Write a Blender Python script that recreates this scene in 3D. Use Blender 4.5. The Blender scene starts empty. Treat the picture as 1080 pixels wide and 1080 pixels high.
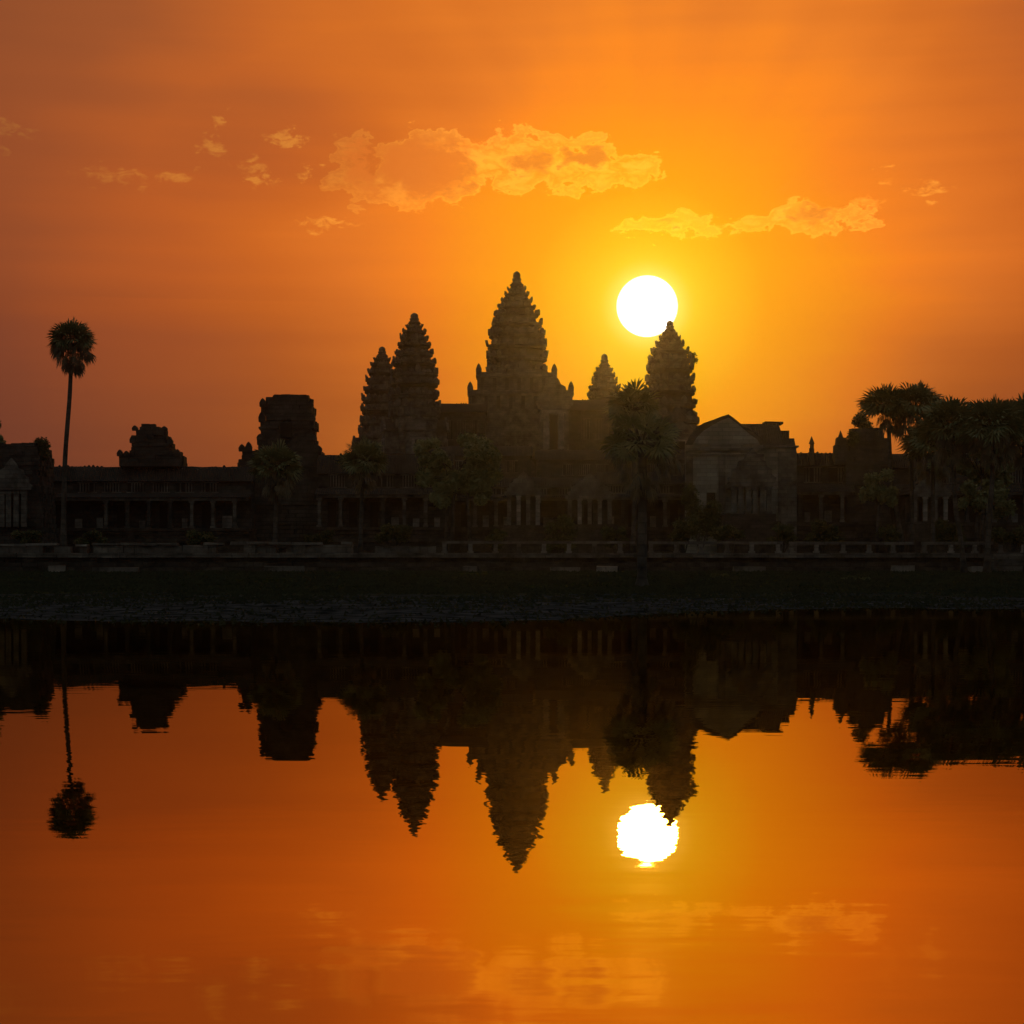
import bpy, math, random
from mathutils import Vector, noise
R = random.Random(7)
S = bpy.context.scene
C = S.collection
F = 2000.0; YH = 601.5; CAMH = 0.8        # focal length in photo pixels, horizon row, eye height (m)

# ------------------------------------------------------------ camera
cam_d = bpy.data.cameras.new('camera'); cam = bpy.data.objects.new('camera', cam_d); C.objects.link(cam)
cam.location = (0, 0, CAMH); cam.rotation_euler = (math.pi/2, 0, 0)
cam_d.sensor_width = 36; cam_d.lens = 36*F/1080; cam_d.shift_y = (YH-540)/1080
cam_d.clip_start = 0.05; cam_d.clip_end = 6000
S.camera = cam
S.view_settings.view_transform = 'Standard'; S.view_settings.look = 'None'
S.view_settings.exposure = 0; S.view_settings.gamma = 1
S.render.engine = 'CYCLES'; S.cycles.use_denoising = True
S.cycles.max_bounces = 6; S.cycles.volume_bounces = 0; S.cycles.diffuse_bounces = 2
S.cycles.glossy_bounces = 3; S.cycles.transparent_max_bounces = 6
S.cycles.sample_clamp_indirect = 4

def lin(c):
    return tuple((v/255/12.92) if v/255 <= .04045 else ((v/255+.055)/1.055)**2.4 for v in c)

# ------------------------------------------------------------ world: dusk sky
W = bpy.data.worlds.new('World'); S.world = W; W.use_nodes = True
nt = W.node_tree; nt.nodes.clear()
sun_vec = Vector(((682.5-540)/F, 1, (YH-323)/F)).normalized()
SUN_EL = math.asin(sun_vec.z); SUN_AZ = math.atan2(sun_vec.x, sun_vec.y)

def node(tree, t, **kw):
    n = tree.nodes.new(t)
    for k, v in kw.items(): setattr(n, k, v)
    return n
def put(tree, sock, v):
    if isinstance(v, bpy.types.NodeSocket): tree.links.new(v, sock)
    else: sock.default_value = v
def m(op, a, b=0.0, c=None, tree=None, clamp=False):
    tr = tree or nt
    n = node(tr, 'ShaderNodeMath', operation=op); n.use_clamp = clamp
    put(tr, n.inputs[0], a); put(tr, n.inputs[1], b)
    if c is not None: put(tr, n.inputs[2], c)
    return n.outputs[0]
def sstep(a, lo, hi):
    n = node(nt, 'ShaderNodeMapRange', interpolation_type='SMOOTHSTEP')
    put(nt, n.inputs[0], a); n.inputs[1].default_value = lo; n.inputs[2].default_value = hi
    return n.outputs[0]
def ramp(tree, fac, stops, interp='LINEAR'):
    n = node(tree, 'ShaderNodeValToRGB'); cr = n.color_ramp; cr.interpolation = interp
    put(tree, n.inputs[0], fac)
    while len(cr.elements) < len(stops): cr.elements.new(0.5)
    for e, (p, c) in zip(cr.elements, stops): e.position = p; e.color = (*c, 1)
    return n.outputs[0]
def mixc(tree, kind, fac, a, b):
    n = node(tree, 'ShaderNodeMix', data_type='RGBA', blend_type=kind); n.clamp_factor = False
    put(tree, n.inputs[0], fac)
    for s, v in ((n.inputs[6], a), (n.inputs[7], b)):
        put(tree, s, v if isinstance(v, bpy.types.NodeSocket) else (*v, 1))
    return n.outputs[2]

tc = node(nt, 'ShaderNodeTexCoord')
sx = node(nt, 'ShaderNodeSeparateXYZ'); nt.links.new(tc.outputs['Generated'], sx.inputs[0])
X, Y, Z = sx.outputs
dt = node(nt, 'ShaderNodeVectorMath', operation='DOT_PRODUCT')
nt.links.new(tc.outputs['Generated'], dt.inputs[0]); dt.inputs[1].default_value = sun_vec
ang = m('MULTIPLY', m('ARCCOSINE', m('MINIMUM', dt.outputs['Value'], 0.9999999)), F)
el = m('MULTIPLY', m('ARCSINE', m('MAXIMUM', Z, 0.0)), F)
azm = m('MULTIPLY', m('ARCTAN2', X, Y), F)           # azimuth, same unit
# large soft unevenness of the glow
cmb = node(nt, 'ShaderNodeCombineXYZ'); put(nt, cmb.inputs[0], m('DIVIDE', azm, 420.0)); put(nt, cmb.inputs[1], m('DIVIDE', el, 170.0))
nz0 = node(nt, 'ShaderNodeTexNoise'); nt.links.new(cmb.outputs[0], nz0.inputs['Vector'])
nz0.inputs['Scale'].default_value = 1; nz0.inputs['Detail'].default_value = 3; nz0.inputs['Roughness'].default_value = .45
wob = m('SUBTRACT', nz0.outputs['Fac'], .5)
ang2 = m('ADD', ang, m('MULTIPLY', wob, sstep(ang, 60, 500)) , None)
ang2 = m('ADD', ang, m('MULTIPLY', m('MULTIPLY', wob, 190.0), sstep(ang, 60, 450)))
PX = math.pi*F
rc_ = node(nt, 'ShaderNodeCombineXYZ'); put(nt, rc_.inputs[0], m('MULTIPLY', m('ARCTAN2', m('SUBTRACT', el, 280.0), m('SUBTRACT', azm, 142.0)), 2.6)); put(nt, rc_.inputs[1], m('DIVIDE', ang, 900.0))
rn_ = node(nt, 'ShaderNodeTexNoise'); nt.links.new(rc_.outputs[0], rn_.inputs['Vector']); rn_.inputs['Scale'].default_value = 1; rn_.inputs['Detail'].default_value = 2
ang2 = m('ADD', ang2, m('MULTIPLY', m('MULTIPLY', m('SUBTRACT', rn_.outputs['Fac'], .5), 260.0), sstep(ang, 120, 420)))
sc_ = node(nt, 'ShaderNodeCombineXYZ'); put(nt, sc_.inputs[0], m('DIVIDE', azm, 500.0)); put(nt, sc_.inputs[1], m('DIVIDE', el, 26.0))
sn_ = node(nt, 'ShaderNodeTexNoise'); nt.links.new(sc_.outputs[0], sn_.inputs['Vector']); sn_.inputs['Scale'].default_value = 1; sn_.inputs['Detail'].default_value = 4
ang2 = m('ADD', ang2, m('MULTIPLY', m('MULTIPLY', m('SUBTRACT', sn_.outputs['Fac'], .5), 90.0), sstep(ang, 90, 350)))
ang2 = m('ADD', ang2, m('MULTIPLY', m('MULTIPLY', sstep(azm, 330, 560), sstep(el, 340, 220)), 50.0))
_a = m('DIVIDE', m('ADD', azm, 175.0), 210.0); _b = m('DIVIDE', m('SUBTRACT', m('SUBTRACT', el, 500.0), m('MULTIPLY', azm, .22)), 95.0)
ang2 = m('ADD', ang2, m('MULTIPLY', m('MAXIMUM', m('SUBTRACT', 1.0, m('ADD', m('MULTIPLY', _a, _a), m('MULTIPLY', _b, _b))), 0.0), 95.0))
base = ramp(nt, m('DIVIDE', ang2, PX), [
    (0, lin((255, 226, 96))), (36/PX, lin((255, 212, 30))), (70/PX, lin((254, 190, 0))), (125/PX, lin((254, 160, 0))),
    (240/PX, lin((248, 130, 30))), (310/PX, lin((226, 116, 36))), (395/PX, lin((205, 101, 33))),
    (490/PX, lin((186, 90, 36))), (640/PX, lin((152, 76, 40))), (760/PX, lin((136, 69, 40))),
    (1100/PX, lin((90, 53, 42))), (1700/PX, lin((72, 62, 56))), (3000/PX, lin((88, 87, 84))), (1.0, lin((90, 90, 88)))])
elf = ramp(nt, m('DIVIDE', el, PX/2), [
    (0, (.50, .50, .72)), (90/1571/2, (.52, .55, .85)), (150/3141.6, (.56, .58, .90)), (240/3141.6, (.70, .68, .90)),
    (310/3141.6, (.95, .93, .98)), (420/3141.6, (1.02, 1.02, 1.0)), (580/3141.6, (1.08, 1.18, 1.1)), (900/3141.6, (1.1, 1.2, 1.2)), (1.0, (1, 1, 1.1))])
sky = mixc(nt, 'MULTIPLY', m('ADD', .45, m('MULTIPLY', sstep(ang, 100, 330), .55)), base, elf)
# faint dusk bank low on the left
bank = m('MULTIPLY', m('MULTIPLY', sstep(azm, -150, -330), sstep(el, 275, 235)), .10)
sky = mixc(nt, 'MIX', bank, sky, lin((96, 66, 62)))

# clouds, laid out by azimuth and elevation
def cnoise(su, sv, det, rough, dist, off=0.0):
    cv = node(nt, 'ShaderNodeCombineXYZ'); put(nt, cv.inputs[0], m('DIVIDE', azm, su)); put(nt, cv.inputs[1], m('DIVIDE', el, sv)); cv.inputs[2].default_value = off
    nz = node(nt, 'ShaderNodeTexNoise'); nt.links.new(cv.outputs[0], nz.inputs['Vector'])
    nz.inputs['Scale'].default_value = 1; nz.inputs['Detail'].default_value = det; nz.inputs['Roughness'].default_value = rough; nz.inputs['Distortion'].default_value = dist
    return m('SUBTRACT', nz.outputs['Fac'], .5)
azw = m('ADD', azm, m('MULTIPLY', cnoise(34.0, 20.0, 6, .6, .3, 7.7), 95.0))
elw = m('ADD', el, m('MULTIPLY', cnoise(30.0, 20.0, 6, .6, .3, 13.3), 55.0))
def ell(u, v, ru, rv, amp=1.0):
    a = m('DIVIDE', m('SUBTRACT', azw, u), ru); b = m('DIVIDE', m('SUBTRACT', elw, v), rv)
    d = m('ADD', m('MULTIPLY', a, a), m('MULTIPLY', b, b))
    return m('MULTIPLY', m('MAXIMUM', m('SUBTRACT', 1.0, d), 0.0), amp)
def cl(x, y, rx, ry, amp=1.0): return ell((x-540), (YH-y)*.985, rx, ry, amp)
def mx(lst):
    o = lst[0]
    for q in lst[1:]: o = m('MAXIMUM', o, q)
    return o
big = mx([cl(372, 180, 26, 42, 1.1), cl(455, 178, 62, 46, 1.5), cl(408, 200, 60, 22, 1.0), cl(540, 170, 70, 36, 1.2),
          cl(608, 176, 60, 34, 1.15), cl(664, 180, 40, 28, 1.0), cl(505, 160, 50, 18, .9), cl(590, 150, 40, 15, .8),
          cl(700, 238, 62, 15, .85), cl(850, 236, 92, 20, .85), cl(800, 240, 60, 12, .7)])
small = mx([cl(22, 152, 30, 9), cl(12, 176, 12, 13, .7), cl(122, 195, 42, 13, .85), cl(192, 191, 30, 9), cl(228, 160, 20, 14),
            cl(232, 136, 12, 10, .8), cl(272, 180, 26, 12, .9), cl(300, 153, 24, 9, 1.1), cl(322, 182, 12, 6), cl(278, 195, 22, 7),
            cl(345, 236, 40, 9, .8), cl(970, 205, 26, 9, .95), cl(925, 186, 16, 7, .8), cl(908, 218, 28, 8, .8), cl(980, 222, 12, 6, .7)])
na = cnoise(40.0, 23.0, 9, .6, .5)              # billows
nb = cnoise(17.0, 8.0, 8, .62, 1.0, 3.1)        # wisps
dbig = m('SUBTRACT', m('ADD', big, m('MULTIPLY', m('ADD', m('MULTIPLY', na, 2.6), m('MULTIPLY', nb, 1.0)), sstep(big, 0, .3))), .30)
dsm = m('SUBTRACT', m('ADD', small, m('MULTIPLY', m('ADD', m('MULTIPLY', na, 1.0), m('MULTIPLY', nb, 3.0)), sstep(small, 0, .3))), .46)
thick = mx([cl(386, 178, 26, 28, 1.0), cl(456, 176, 56, 36, 1.5), cl(552, 172, 32, 14, .9), cl(615, 166, 26, 14, .9), cl(858, 228, 30, 12, .7), cl(700, 236, 16, 6, .5)])
tk = sstep(m('ADD', thick, m('ADD', m('MULTIPLY', na, 1.2), m('MULTIPLY', nb, 1.6))), -.05, .95)
lit_b = m('MULTIPLY', sstep(dbig, -.15, .85), m('ADD', .60, m('MULTIPLY', m('ADD', nb, na), 2.0)))
rim = m('MULTIPLY', sstep(dbig, -.04, .12), m('SUBTRACT', 1.0, sstep(dbig, .10, .38)))
lit_b = m('ADD', lit_b, m('MULTIPLY', rim, .55))
lit_b = m('MAXIMUM', m('MULTIPLY', lit_b, m('SUBTRACT', 1.0, m('MULTIPLY', tk, .95))), 0.0)
lit_b = m('MULTIPLY', lit_b, m('ADD', .42, m('MULTIPLY', sstep(azm, -200, 20), .58)))
lit_s = m('MULTIPLY', sstep(dsm, -.15, .85), .60)
body_b = m('MULTIPLY', m('MULTIPLY', tk, sstep(dbig, 0, .4)), .55)
lit = m('MAXIMUM', lit_b, lit_s)
gain = m('ADD', .25, m('MULTIPLY', sstep(ang, 700, 150), .75))
sky = mixc(nt, 'MIX', body_b, sky, lin((224, 118, 42)))
sky = mixc(nt, 'ADD', m('MULTIPLY', lit, gain), sky, (.40, .26, .03))
# the sun's disc
sky = mixc(nt, 'ADD', m('POWER', sstep(ang, 62, 29), 2.5), sky, (.20, .15, .06))
disc = sstep(ang, 32.6, 29.6)
sky = mixc(nt, 'MIX', disc, sky, (3.2, 3.0, 2.7))
# a trace of physical twilight sky over everything
nish = node(nt, 'ShaderNodeTexSky', sky_type='NISHITA'); nish.sun_disc = False
nish.sun_elevation = SUN_EL; nish.sun_rotation = SUN_AZ; nish.air_density = 2.0; nish.dust_density = 4.0
bg1 = node(nt, 'ShaderNodeBackground'); nt.links.new(sky, bg1.inputs[0]); bg1.inputs[1].default_value = 1.0
bg2 = node(nt, 'ShaderNodeBackground'); nt.links.new(nish.outputs[0], bg2.inputs[0]); bg2.inputs[1].default_value = 0.0006
ad = node(nt, 'ShaderNodeAddShader'); nt.links.new(bg1.outputs[0], ad.inputs[0]); nt.links.new(bg2.outputs[0], ad.inputs[1])
wo = node(nt, 'ShaderNodeOutputWorld'); nt.links.new(ad.outputs[0], wo.inputs[0])

# ------------------------------------------------------------ sun lamp (dim, through thick dusk air)
sl = bpy.data.lights.new('sun', 'SUN'); so = bpy.data.objects.new('sun', sl); C.objects.link(so)
sl.energy = 0.17; sl.angle = math.radians(1.8); sl.color = (1.0, .52, .10)
so.rotation_euler = sun_vec.to_track_quat('Z', 'Y').to_euler(); so.location = (30, 100, 120)

# ------------------------------------------------------------ helpers
def P(x, y, D): return Vector(((x-540)/F*D, D, CAMH+(YH-y)/F*D))
def ZZ(y, D): return CAMH+(YH-y)/F*D
def XX(x, D): return (x-540)/F*D

class MB:
    def __init__(s): s.v = []; s.f = []
    def add(s, vs, fs):
        n = len(s.v); s.v += [tuple(p) for p in vs]; s.f += [tuple(i+n for i in q) for q in fs]
    def box(s, x0, x1, y0, y1, z0, z1, j=0.0, rot=None, piv=None, taper=0.0):
        vs = []
        for z, t in ((z0, 0), (z1, taper)):
            cx, cy = (x0+x1)/2, (y0+y1)/2
            for (x, y) in ((x0, y0), (x1, y0), (x1, y1), (x0, y1)):
                vs.append([cx+(x-cx)*(1-t)+R.uniform(-j, j), cy+(y-cy)*(1-t)+R.uniform(-j, j), z+R.uniform(-j, j)])
        if rot:
            px, py = piv or ((x0+x1)/2, (y0+y1)/2); c, sn = math.cos(rot), math.sin(rot)
            for p in vs:
                dx, dy = p[0]-px, p[1]-py; p[0] = px+dx*c-dy*sn; p[1] = py+dx*sn+dy*c
        s.add(vs, [(0, 3, 2, 1), (4, 5, 6, 7), (0, 1, 5, 4), (1, 2, 6, 5), (2, 3, 7, 6), (3, 0, 4, 7)])
    def prism(s, pts, y0, y1):                     # (x,z) outline pulled through y0..y1
        n = len(pts)
        vs = [(x, y0, z) for x, z in pts]+[(x, y1, z) for x, z in pts]
        s.add(vs, [tuple(range(n)), tuple(range(2*n-1, n-1, -1))]+[(i, i+n, (i+1) % n+n, (i+1) % n) for i in range(n)])
    def prismx(s, pts, x0, x1):                    # (y,z) outline pulled through x0..x1
        n = len(pts)
        vs = [(x0, y, z) for y, z in pts]+[(x1, y, z) for y, z in pts]
        s.add(vs, [tuple(range(n)), tuple(range(2*n-1, n-1, -1))]+[(i, i+n, (i+1) % n+n, (i+1) % n) for i in range(n)])
    def tube(s, path, rad, n=8):
        rings = []
        for i, p in enumerate(path):
            p = Vector(p); a = Vector(path[max(i-1, 0)]); b = Vector(path[min(i+1, len(path)-1)])
            d = (b-a).normalized(); u = d.cross(Vector((0, 1, .13))).normalized(); w = d.cross(u)
            r = rad[i] if isinstance(rad, (list, tuple)) else rad
            rings.append([p+u*r*math.cos(2*math.pi*k/n)+w*r*math.sin(2*math.pi*k/n) for k in range(n)])
        vs = [q for ring in rings for q in ring]; fs = []
        for i in range(len(path)-1):
            for k in range(n): fs.append((i*n+k, i*n+(k+1) % n, (i+1)*n+(k+1) % n, (i+1)*n+k))
        fs.append(tuple(range(n-1, -1, -1))); fs.append(tuple((len(path)-1)*n+k for k in range(n)))
        s.add(vs, fs)
    def loft(s, rings):                            # list of rings with equal point counts, capped
        n = len(rings[0]); vs = [p for r in rings for p in r]; fs = []
        for i in range(len(rings)-1):
            for k in range(n): fs.append((i*n+k, i*n+(k+1) % n, (i+1)*n+(k+1) % n, (i+1)*n+k))
        fs.append(tuple(range(n-1, -1, -1))); fs.append(tuple((len(rings)-1)*n+k for k in range(n)))
        s.add(vs, fs)
    def rock(s, c, rx, ry, rz, seed=0):
        rings = []
        for i in range(5):
            t = -.9+1.8*i/4; rr = math.sqrt(1-t*t*.95)
            rings.append([(c[0]+rx*rr*math.cos(a)*(1+.25*noise.noise((a*1.3, t*2, seed))), c[1]+ry*rr*math.sin(a)*(1+.25*noise.noise((a*1.7, t*2, seed+5))), c[2]+rz*t) for a in [2*math.pi*k/8 for k in range(8)]])
        s.loft(rings)
    def build(s, name, mat, parent=None, smooth=False):
        me = bpy.data.meshes.new(name)
        o = bpy.data.objects.new(name, me)
        org = root_loc(parent) if parent else (0, 0, 0)
        me.from_pydata([(x-org[0], y-org[1], z-org[2]) for x, y, z in s.v], [], s.f); me.update()
        if smooth: me.polygons.foreach_set('use_smooth', [True]*len(me.polygons))
        me.materials.append(mat); C.objects.link(o)
        if parent: o.parent = parent
        return o
def root_loc(o):
    while o.parent: o = o.parent
    return tuple(o.location)
def thing(name, label, cat, loc=(0, 0, 0), group=None):
    o = bpy.data.objects.new(name, None); C.objects.link(o); o.location = loc; o.empty_display_size = .5
    o['label'] = label; o['category'] = cat
    if group: o['group'] = group
    return o
def tag(o, label, cat, group=None):
    o['label'] = label; o['category'] = cat
    if group: o['group'] = group
    return o

# ------------------------------------------------------------ materials
def mat(name, c1, c2, scale=1.0, rough=.9, bump=0.0, course=None, detail=6, streak=False):
    M = bpy.data.materials.new(name); M.use_nodes = True; t = M.node_tree
    b = t.nodes['Principled BSDF']; b.inputs['Roughness'].default_value = rough
    b.inputs['Specular IOR Level'].default_value = .25
    tcn = node(t, 'ShaderNodeTexCoord'); mp = node(t, 'ShaderNodeMapping'); t.links.new(tcn.outputs['Object'], mp.inputs[0])
    mp.inputs['Scale'].default_value = (1, 1, .35) if streak else (1, 1, 1)
    n1 = node(t, 'ShaderNodeTexNoise'); t.links.new(mp.outputs[0], n1.inputs['Vector'])
    n1.inputs['Scale'].default_value = scale; n1.inputs['Detail'].default_value = detail; n1.inputs['Roughness'].default_value = .65
    col = ramp(t, n1.outputs['Fac'], [(.32, c1), (.68, c2)])
    h = n1.outputs['Fac']
    if course:
        if course[0] == 'X':
            wv = node(t, 'ShaderNodeTexWave', wave_type='BANDS', bands_direction='X'); t.links.new(tcn.outputs['Object'], wv.inputs[0])
            wv.inputs['Scale'].default_value = course[1]; wv.inputs['Distortion'].default_value = course[2]
            h = m('ADD', m('MULTIPLY', wv.outputs['Fac'], .8, tree=t), h, tree=t)
        else:
            sp = node(t, 'ShaderNodeSeparateXYZ'); t.links.new(tcn.outputs['Object'], sp.inputs[0])
            cb = node(t, 'ShaderNodeCombineXYZ'); put(t, cb.inputs[0], m('ADD', sp.outputs[0], sp.outputs[1], tree=t)); put(t, cb.inputs[1], sp.outputs[2])
            br = node(t, 'ShaderNodeTexBrick'); t.links.new(cb.outputs[0], br.inputs['Vector']); br.inputs['Scale'].default_value = 1.0
            br.inputs['Brick Width'].default_value = 1.15; br.inputs['Row Height'].default_value = .46; br.inputs['Mortar Size'].default_value = .025; br.offset = .37
            br.inputs['Color1'].default_value = (.72, .72, .72, 1); br.inputs['Color2'].default_value = (1.15, 1.12, 1.08, 1); br.inputs['Mortar'].default_value = (.62, .62, .62, 1)
            col = mixc(t, 'MULTIPLY', 1.0, col, br.outputs['Color'])
            h = m('SUBTRACT', h, m('MULTIPLY', br.outputs['Fac'], .5, tree=t), tree=t)
    t.links.new(col, b.inputs['Base Color'])
    if bump:
        bp = node(t, 'ShaderNodeBump'); put(t, bp.inputs['Height'], h); bp.inputs['Distance'].default_value = bump; bp.inputs['Strength'].default_value = .9
        t.links.new(bp.outputs[0], b.inputs['Normal'])
    return M
STONE = mat('sandstone', (.045, .041, .035), (.24, .22, .185), .55, bump=.12, course=('Z', .9, 1.5))
STONE_D = mat('weathered_sandstone', (.026, .025, .022), (.10, .092, .078), .5, bump=.12, course=('Z', .9, 1.5))
STONE_P = mat('pale_sandstone', (.12, .11, .095), (.36, .33, .28), .7, bump=.05, course=('Z', 1.2, 1.0))
PLAIN = mat('smooth_weathered_stone', (.16, .155, .12), (.38, .36, .29), .35, bump=.06, course=('Z', 1, 1))
ROOF = mat('vaulted_stone_roof', (.02, .018, .016), (.065, .058, .05), .4, bump=.10, course=('X', 1.3, .4))
LAT = mat('laterite', (.022, .019, .015), (.10, .083, .066), .9, bump=.08, course=('Z', 1.4, 1.5))
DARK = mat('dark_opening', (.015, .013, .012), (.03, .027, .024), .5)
BARK = mat('palm_bark', (.04, .036, .03), (.13, .115, .095), 1.5, bump=.03, course=('Z', 3.5, .6))
LEAF = mat('palm_leaf', (.12, .14, .055), (.34, .34, .17), .9, rough=.6)
DEAD = mat('dry_palm_leaf', (.12, .10, .06), (.32, .27, .17), .9, rough=.7)
LEAF2 = mat('tree_leaf', (.13, .15, .055), (.36, .36, .18), .7, rough=.6)
BUSH = mat('bush_leaf', (.04, .052, .02), (.13, .14, .055), .8, rough=.6)
GRASS = mat('grass_blades', (.018, .022, .010), (.06, .066, .03), .6, rough=.8)

def leafy(M, tint):
    t = M.node_tree; b = t.nodes['Principled BSDF']; o = [n for n in t.nodes if n.type == 'OUTPUT_MATERIAL'][0]
    tr = node(t, 'ShaderNodeBsdfTranslucent'); tr.inputs[0].default_value = (*tint, 1)
    ms = node(t, 'ShaderNodeMixShader'); ms.inputs[0].default_value = .15; t.links.new(b.outputs[0], ms.inputs[1]); t.links.new(tr.outputs[0], ms.inputs[2]); t.links.new(ms.outputs[0], o.inputs[0])
leafy(LEAF, (.10, .12, .03)); leafy(LEAF2, (.12, .15, .04)); leafy(BUSH, (.09, .11, .03)); leafy(DEAD, (.14, .11, .05))

# ground: damp soil near the water, short grass above
GM = bpy.data.materials.new('ground_soil_grass'); GM.use_nodes = True; t = GM.node_tree; b = t.nodes['Principled BSDF']
b.inputs['Roughness'].default_value = 1.0; b.inputs['Specular IOR Level'].default_value = 0.0
tcn = node(t, 'ShaderNodeTexCoord')
n1 = node(t, 'ShaderNodeTexNoise'); t.links.new(tcn.outputs['Object'], n1.inputs['Vector']); n1.inputs['Scale'].default_value = .22; n1.inputs['Detail'].default_value = 8
n2 = node(t, 'ShaderNodeTexNoise'); t.links.new(tcn.outputs['Object'], n2.inputs['Vector']); n2.inputs['Scale'].default_value = 2.2; n2.inputs['Detail'].default_value = 6
s2 = node(t, 'ShaderNodeSeparateXYZ'); t.links.new(tcn.outputs['Object'], s2.inputs[0])
gr = ramp(t, n1.outputs['Fac'], [(.38, (.010, .014, .005)), (.62, (.045, .055, .016))])
so_ = ramp(t, n2.outputs['Fac'], [(.36, (.012, .017, .018)), (.64, (.085, .095, .105))])
mr = node(t, 'ShaderNodeMapRange'); put(t, mr.inputs[0], m('ADD', s2.outputs[1], m('MULTIPLY', n1.outputs['Fac'], 30.0, tree=t), tree=t)); mr.inputs[1].default_value = 62; mr.inputs[2].default_value = 82
t.links.new(mixc(t, 'MIX', mr.outputs[0], so_, gr), b.inputs['Base Color'])
bp = node(t, 'ShaderNodeBump'); t.links.new(n2.outputs['Fac'], bp.inputs['Height']); bp.inputs['Distance'].default_value = .12; t.links.new(bp.outputs[0], b.inputs['Normal'])

# water: still pond with fine wind ripples
WM = bpy.data.materials.new('pond_water'); WM.use_nodes = True; t = WM.node_tree; t.nodes.clear()
tcn = node(t, 'ShaderNodeTexCoord')
def rip(scale, vec, detail):
    mp = node(t, 'ShaderNodeMapping'); t.links.new(tcn.outputs['Object'], mp.inputs[0]); mp.inputs['Scale'].default_value = vec
    n = node(t, 'ShaderNodeTexNoise'); t.links.new(mp.outputs[0], n.inputs['Vector']); n.inputs['Scale'].default_value = scale; n.inputs['Detail'].default_value = detail
    n.inputs['Roughness'].default_value = .6
    sp = node(t, 'ShaderNodeSeparateColor'); t.links.new(n.outputs['Color'], sp.inputs[0]); return sp.outputs
ra = rip(1.0, (2.0, 11, 1), 3); rb = rip(1.0, (.05, .35, 1), 2)
def cen(s): return m('SUBTRACT', s, .5, tree=t)
amp = m('ADD', .45, m('MULTIPLY', rb[2], 1.1, tree=t), tree=t)
rcx = rip(1.0, (2.3, 9, 1), 5); sy_ = node(t, 'ShaderNodeSeparateXYZ'); t.links.new(tcn.outputs['Object'], sy_.inputs[0])
near = node(t, 'ShaderNodeMapRange'); put(t, near.inputs[0], sy_.outputs[1]); near.inputs[1].default_value = 5.3; near.inputs[2].default_value = 3.4; near.inputs[3].default_value = 0; near.inputs[4].default_value = 1
rough_ = m('ADD', .004, m('MULTIPLY', near.outputs[0], .045, tree=t), tree=t)
nx = m('MULTIPLY', m('MULTIPLY', cen(ra[0]), .034, tree=t), amp, tree=t)
ny = m('MULTIPLY', m('ADD', m('MULTIPLY', cen(ra[1]), .0048, tree=t), m('MULTIPLY', cen(rb[1]), .0012, tree=t), tree=t), amp, tree=t)
ny = m('ADD', ny, m('MULTIPLY', m('MULTIPLY', cen(rcx[1]), .040, tree=t), near.outputs[0], tree=t), tree=t)
cn = node(t, 'ShaderNodeCombineXYZ'); put(t, cn.inputs[0], nx); put(t, cn.inputs[1], ny); cn.inputs[2].default_value = 1
nrm = node(t, 'ShaderNodeVectorMath', operation='NORMALIZE'); t.links.new(cn.outputs[0], nrm.inputs[0])
gl = node(t, 'ShaderNodeBsdfGlossy'); gl.inputs['Roughness'].default_value = .004; gl.inputs['Color'].default_value = (.66, .455, .18, 1); t.links.new(nrm.outputs[0], gl.inputs['Normal'])
df = node(t, 'ShaderNodeBsdfDiffuse'); df.inputs['Color'].default_value = (.006, .005, .003, 1)
put(t, gl.inputs['Roughness'], rough_)
lw = node(t, 'ShaderNodeLayerWeight'); lw.inputs['Blend'].default_value = .5
fr = m('MINIMUM', m('ADD', .38, m('MULTIPLY', lw.outputs['Facing'], .62, tree=t), tree=t), 1.0, tree=t)
mxs = node(t, 'ShaderNodeMixShader'); put(t, mxs.inputs[0], fr); t.links.new(df.outputs[0], mxs.inputs[1]); t.links.new(gl.outputs[0], mxs.inputs[2])
ow = node(t, 'ShaderNodeOutputMaterial'); t.links.new(mxs.outputs[0], ow.inputs[0])

# ------------------------------------------------------------ ground and water
TG = 2.1                                     # level of the upper ground behind the terrace wall
def shore(x):
    k = min(1, max(0, (x+1)/9.0)); k = k*k*(3-2*k)
    return 29.5+11*k+4.0*noise.noise((x*.16, 3, 0))+1.8*noise.noise((x*.7, 9, 0))+.5*noise.noise((x*2.3, 5, 0))
def gz(x, y):
    s = shore(x if y < 60 else 0 if abs(x) > 400 else x)
    if y < s: return max(-.9, -.10*(s-y)-.01)
    if y < 147.3:
        pts = [(s, 0), (s+6, .05), (78, .10), (112, .38), (147.3, .74)]
        for (a, za), (c, zc) in zip(pts, pts[1:]):
            if y <= c:
                z = za+(zc-za)*(y-a)/(c-a); break
        f = min(1, (y-s)/4)
        return z+f*(.035*noise.noise((x*.5, y*.5, 1))+.022*noise.noise((x*1.7, y*1.2, 4)))+f*max(0, noise.noise((x*.09, y*.07, 7)))*.12*(1 if y < 130 else 0)
    if y < 149: return .74+(TG-.74)*(y-147.3)/1.7
    return TG+.05*noise.noise((x*.2, y*.2, 2))
xs = sorted(set([-560+20*i for i in range(25)]+[-80+.8*i for i in range(201)]+[80+20*i for i in range(25)]))
ys = [-60, -40, -20, -8, 0, 8, 16, 22]+[25+.35*i for i in range(70)]+[49.6+1.1*i for i in range(72)]+[129+2*i for i in range(9)]+[147.3, 149, 152, 158, 168, 180, 200, 230, 300, 400, 520, 700, 880]
vs = [(x, y, gz(x, y)) for y in ys for x in xs]; nX = len(xs)
gm = MB(); gm.v = vs; gm.f = [(j*nX+i, j*nX+i+1, (j+1)*nX+i+1, (j+1)*nX+i) for j in range(len(ys)-1) for i in range(nX-1)]
g = gm.build('ground', GM, smooth=True); g['kind'] = 'structure'
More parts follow.
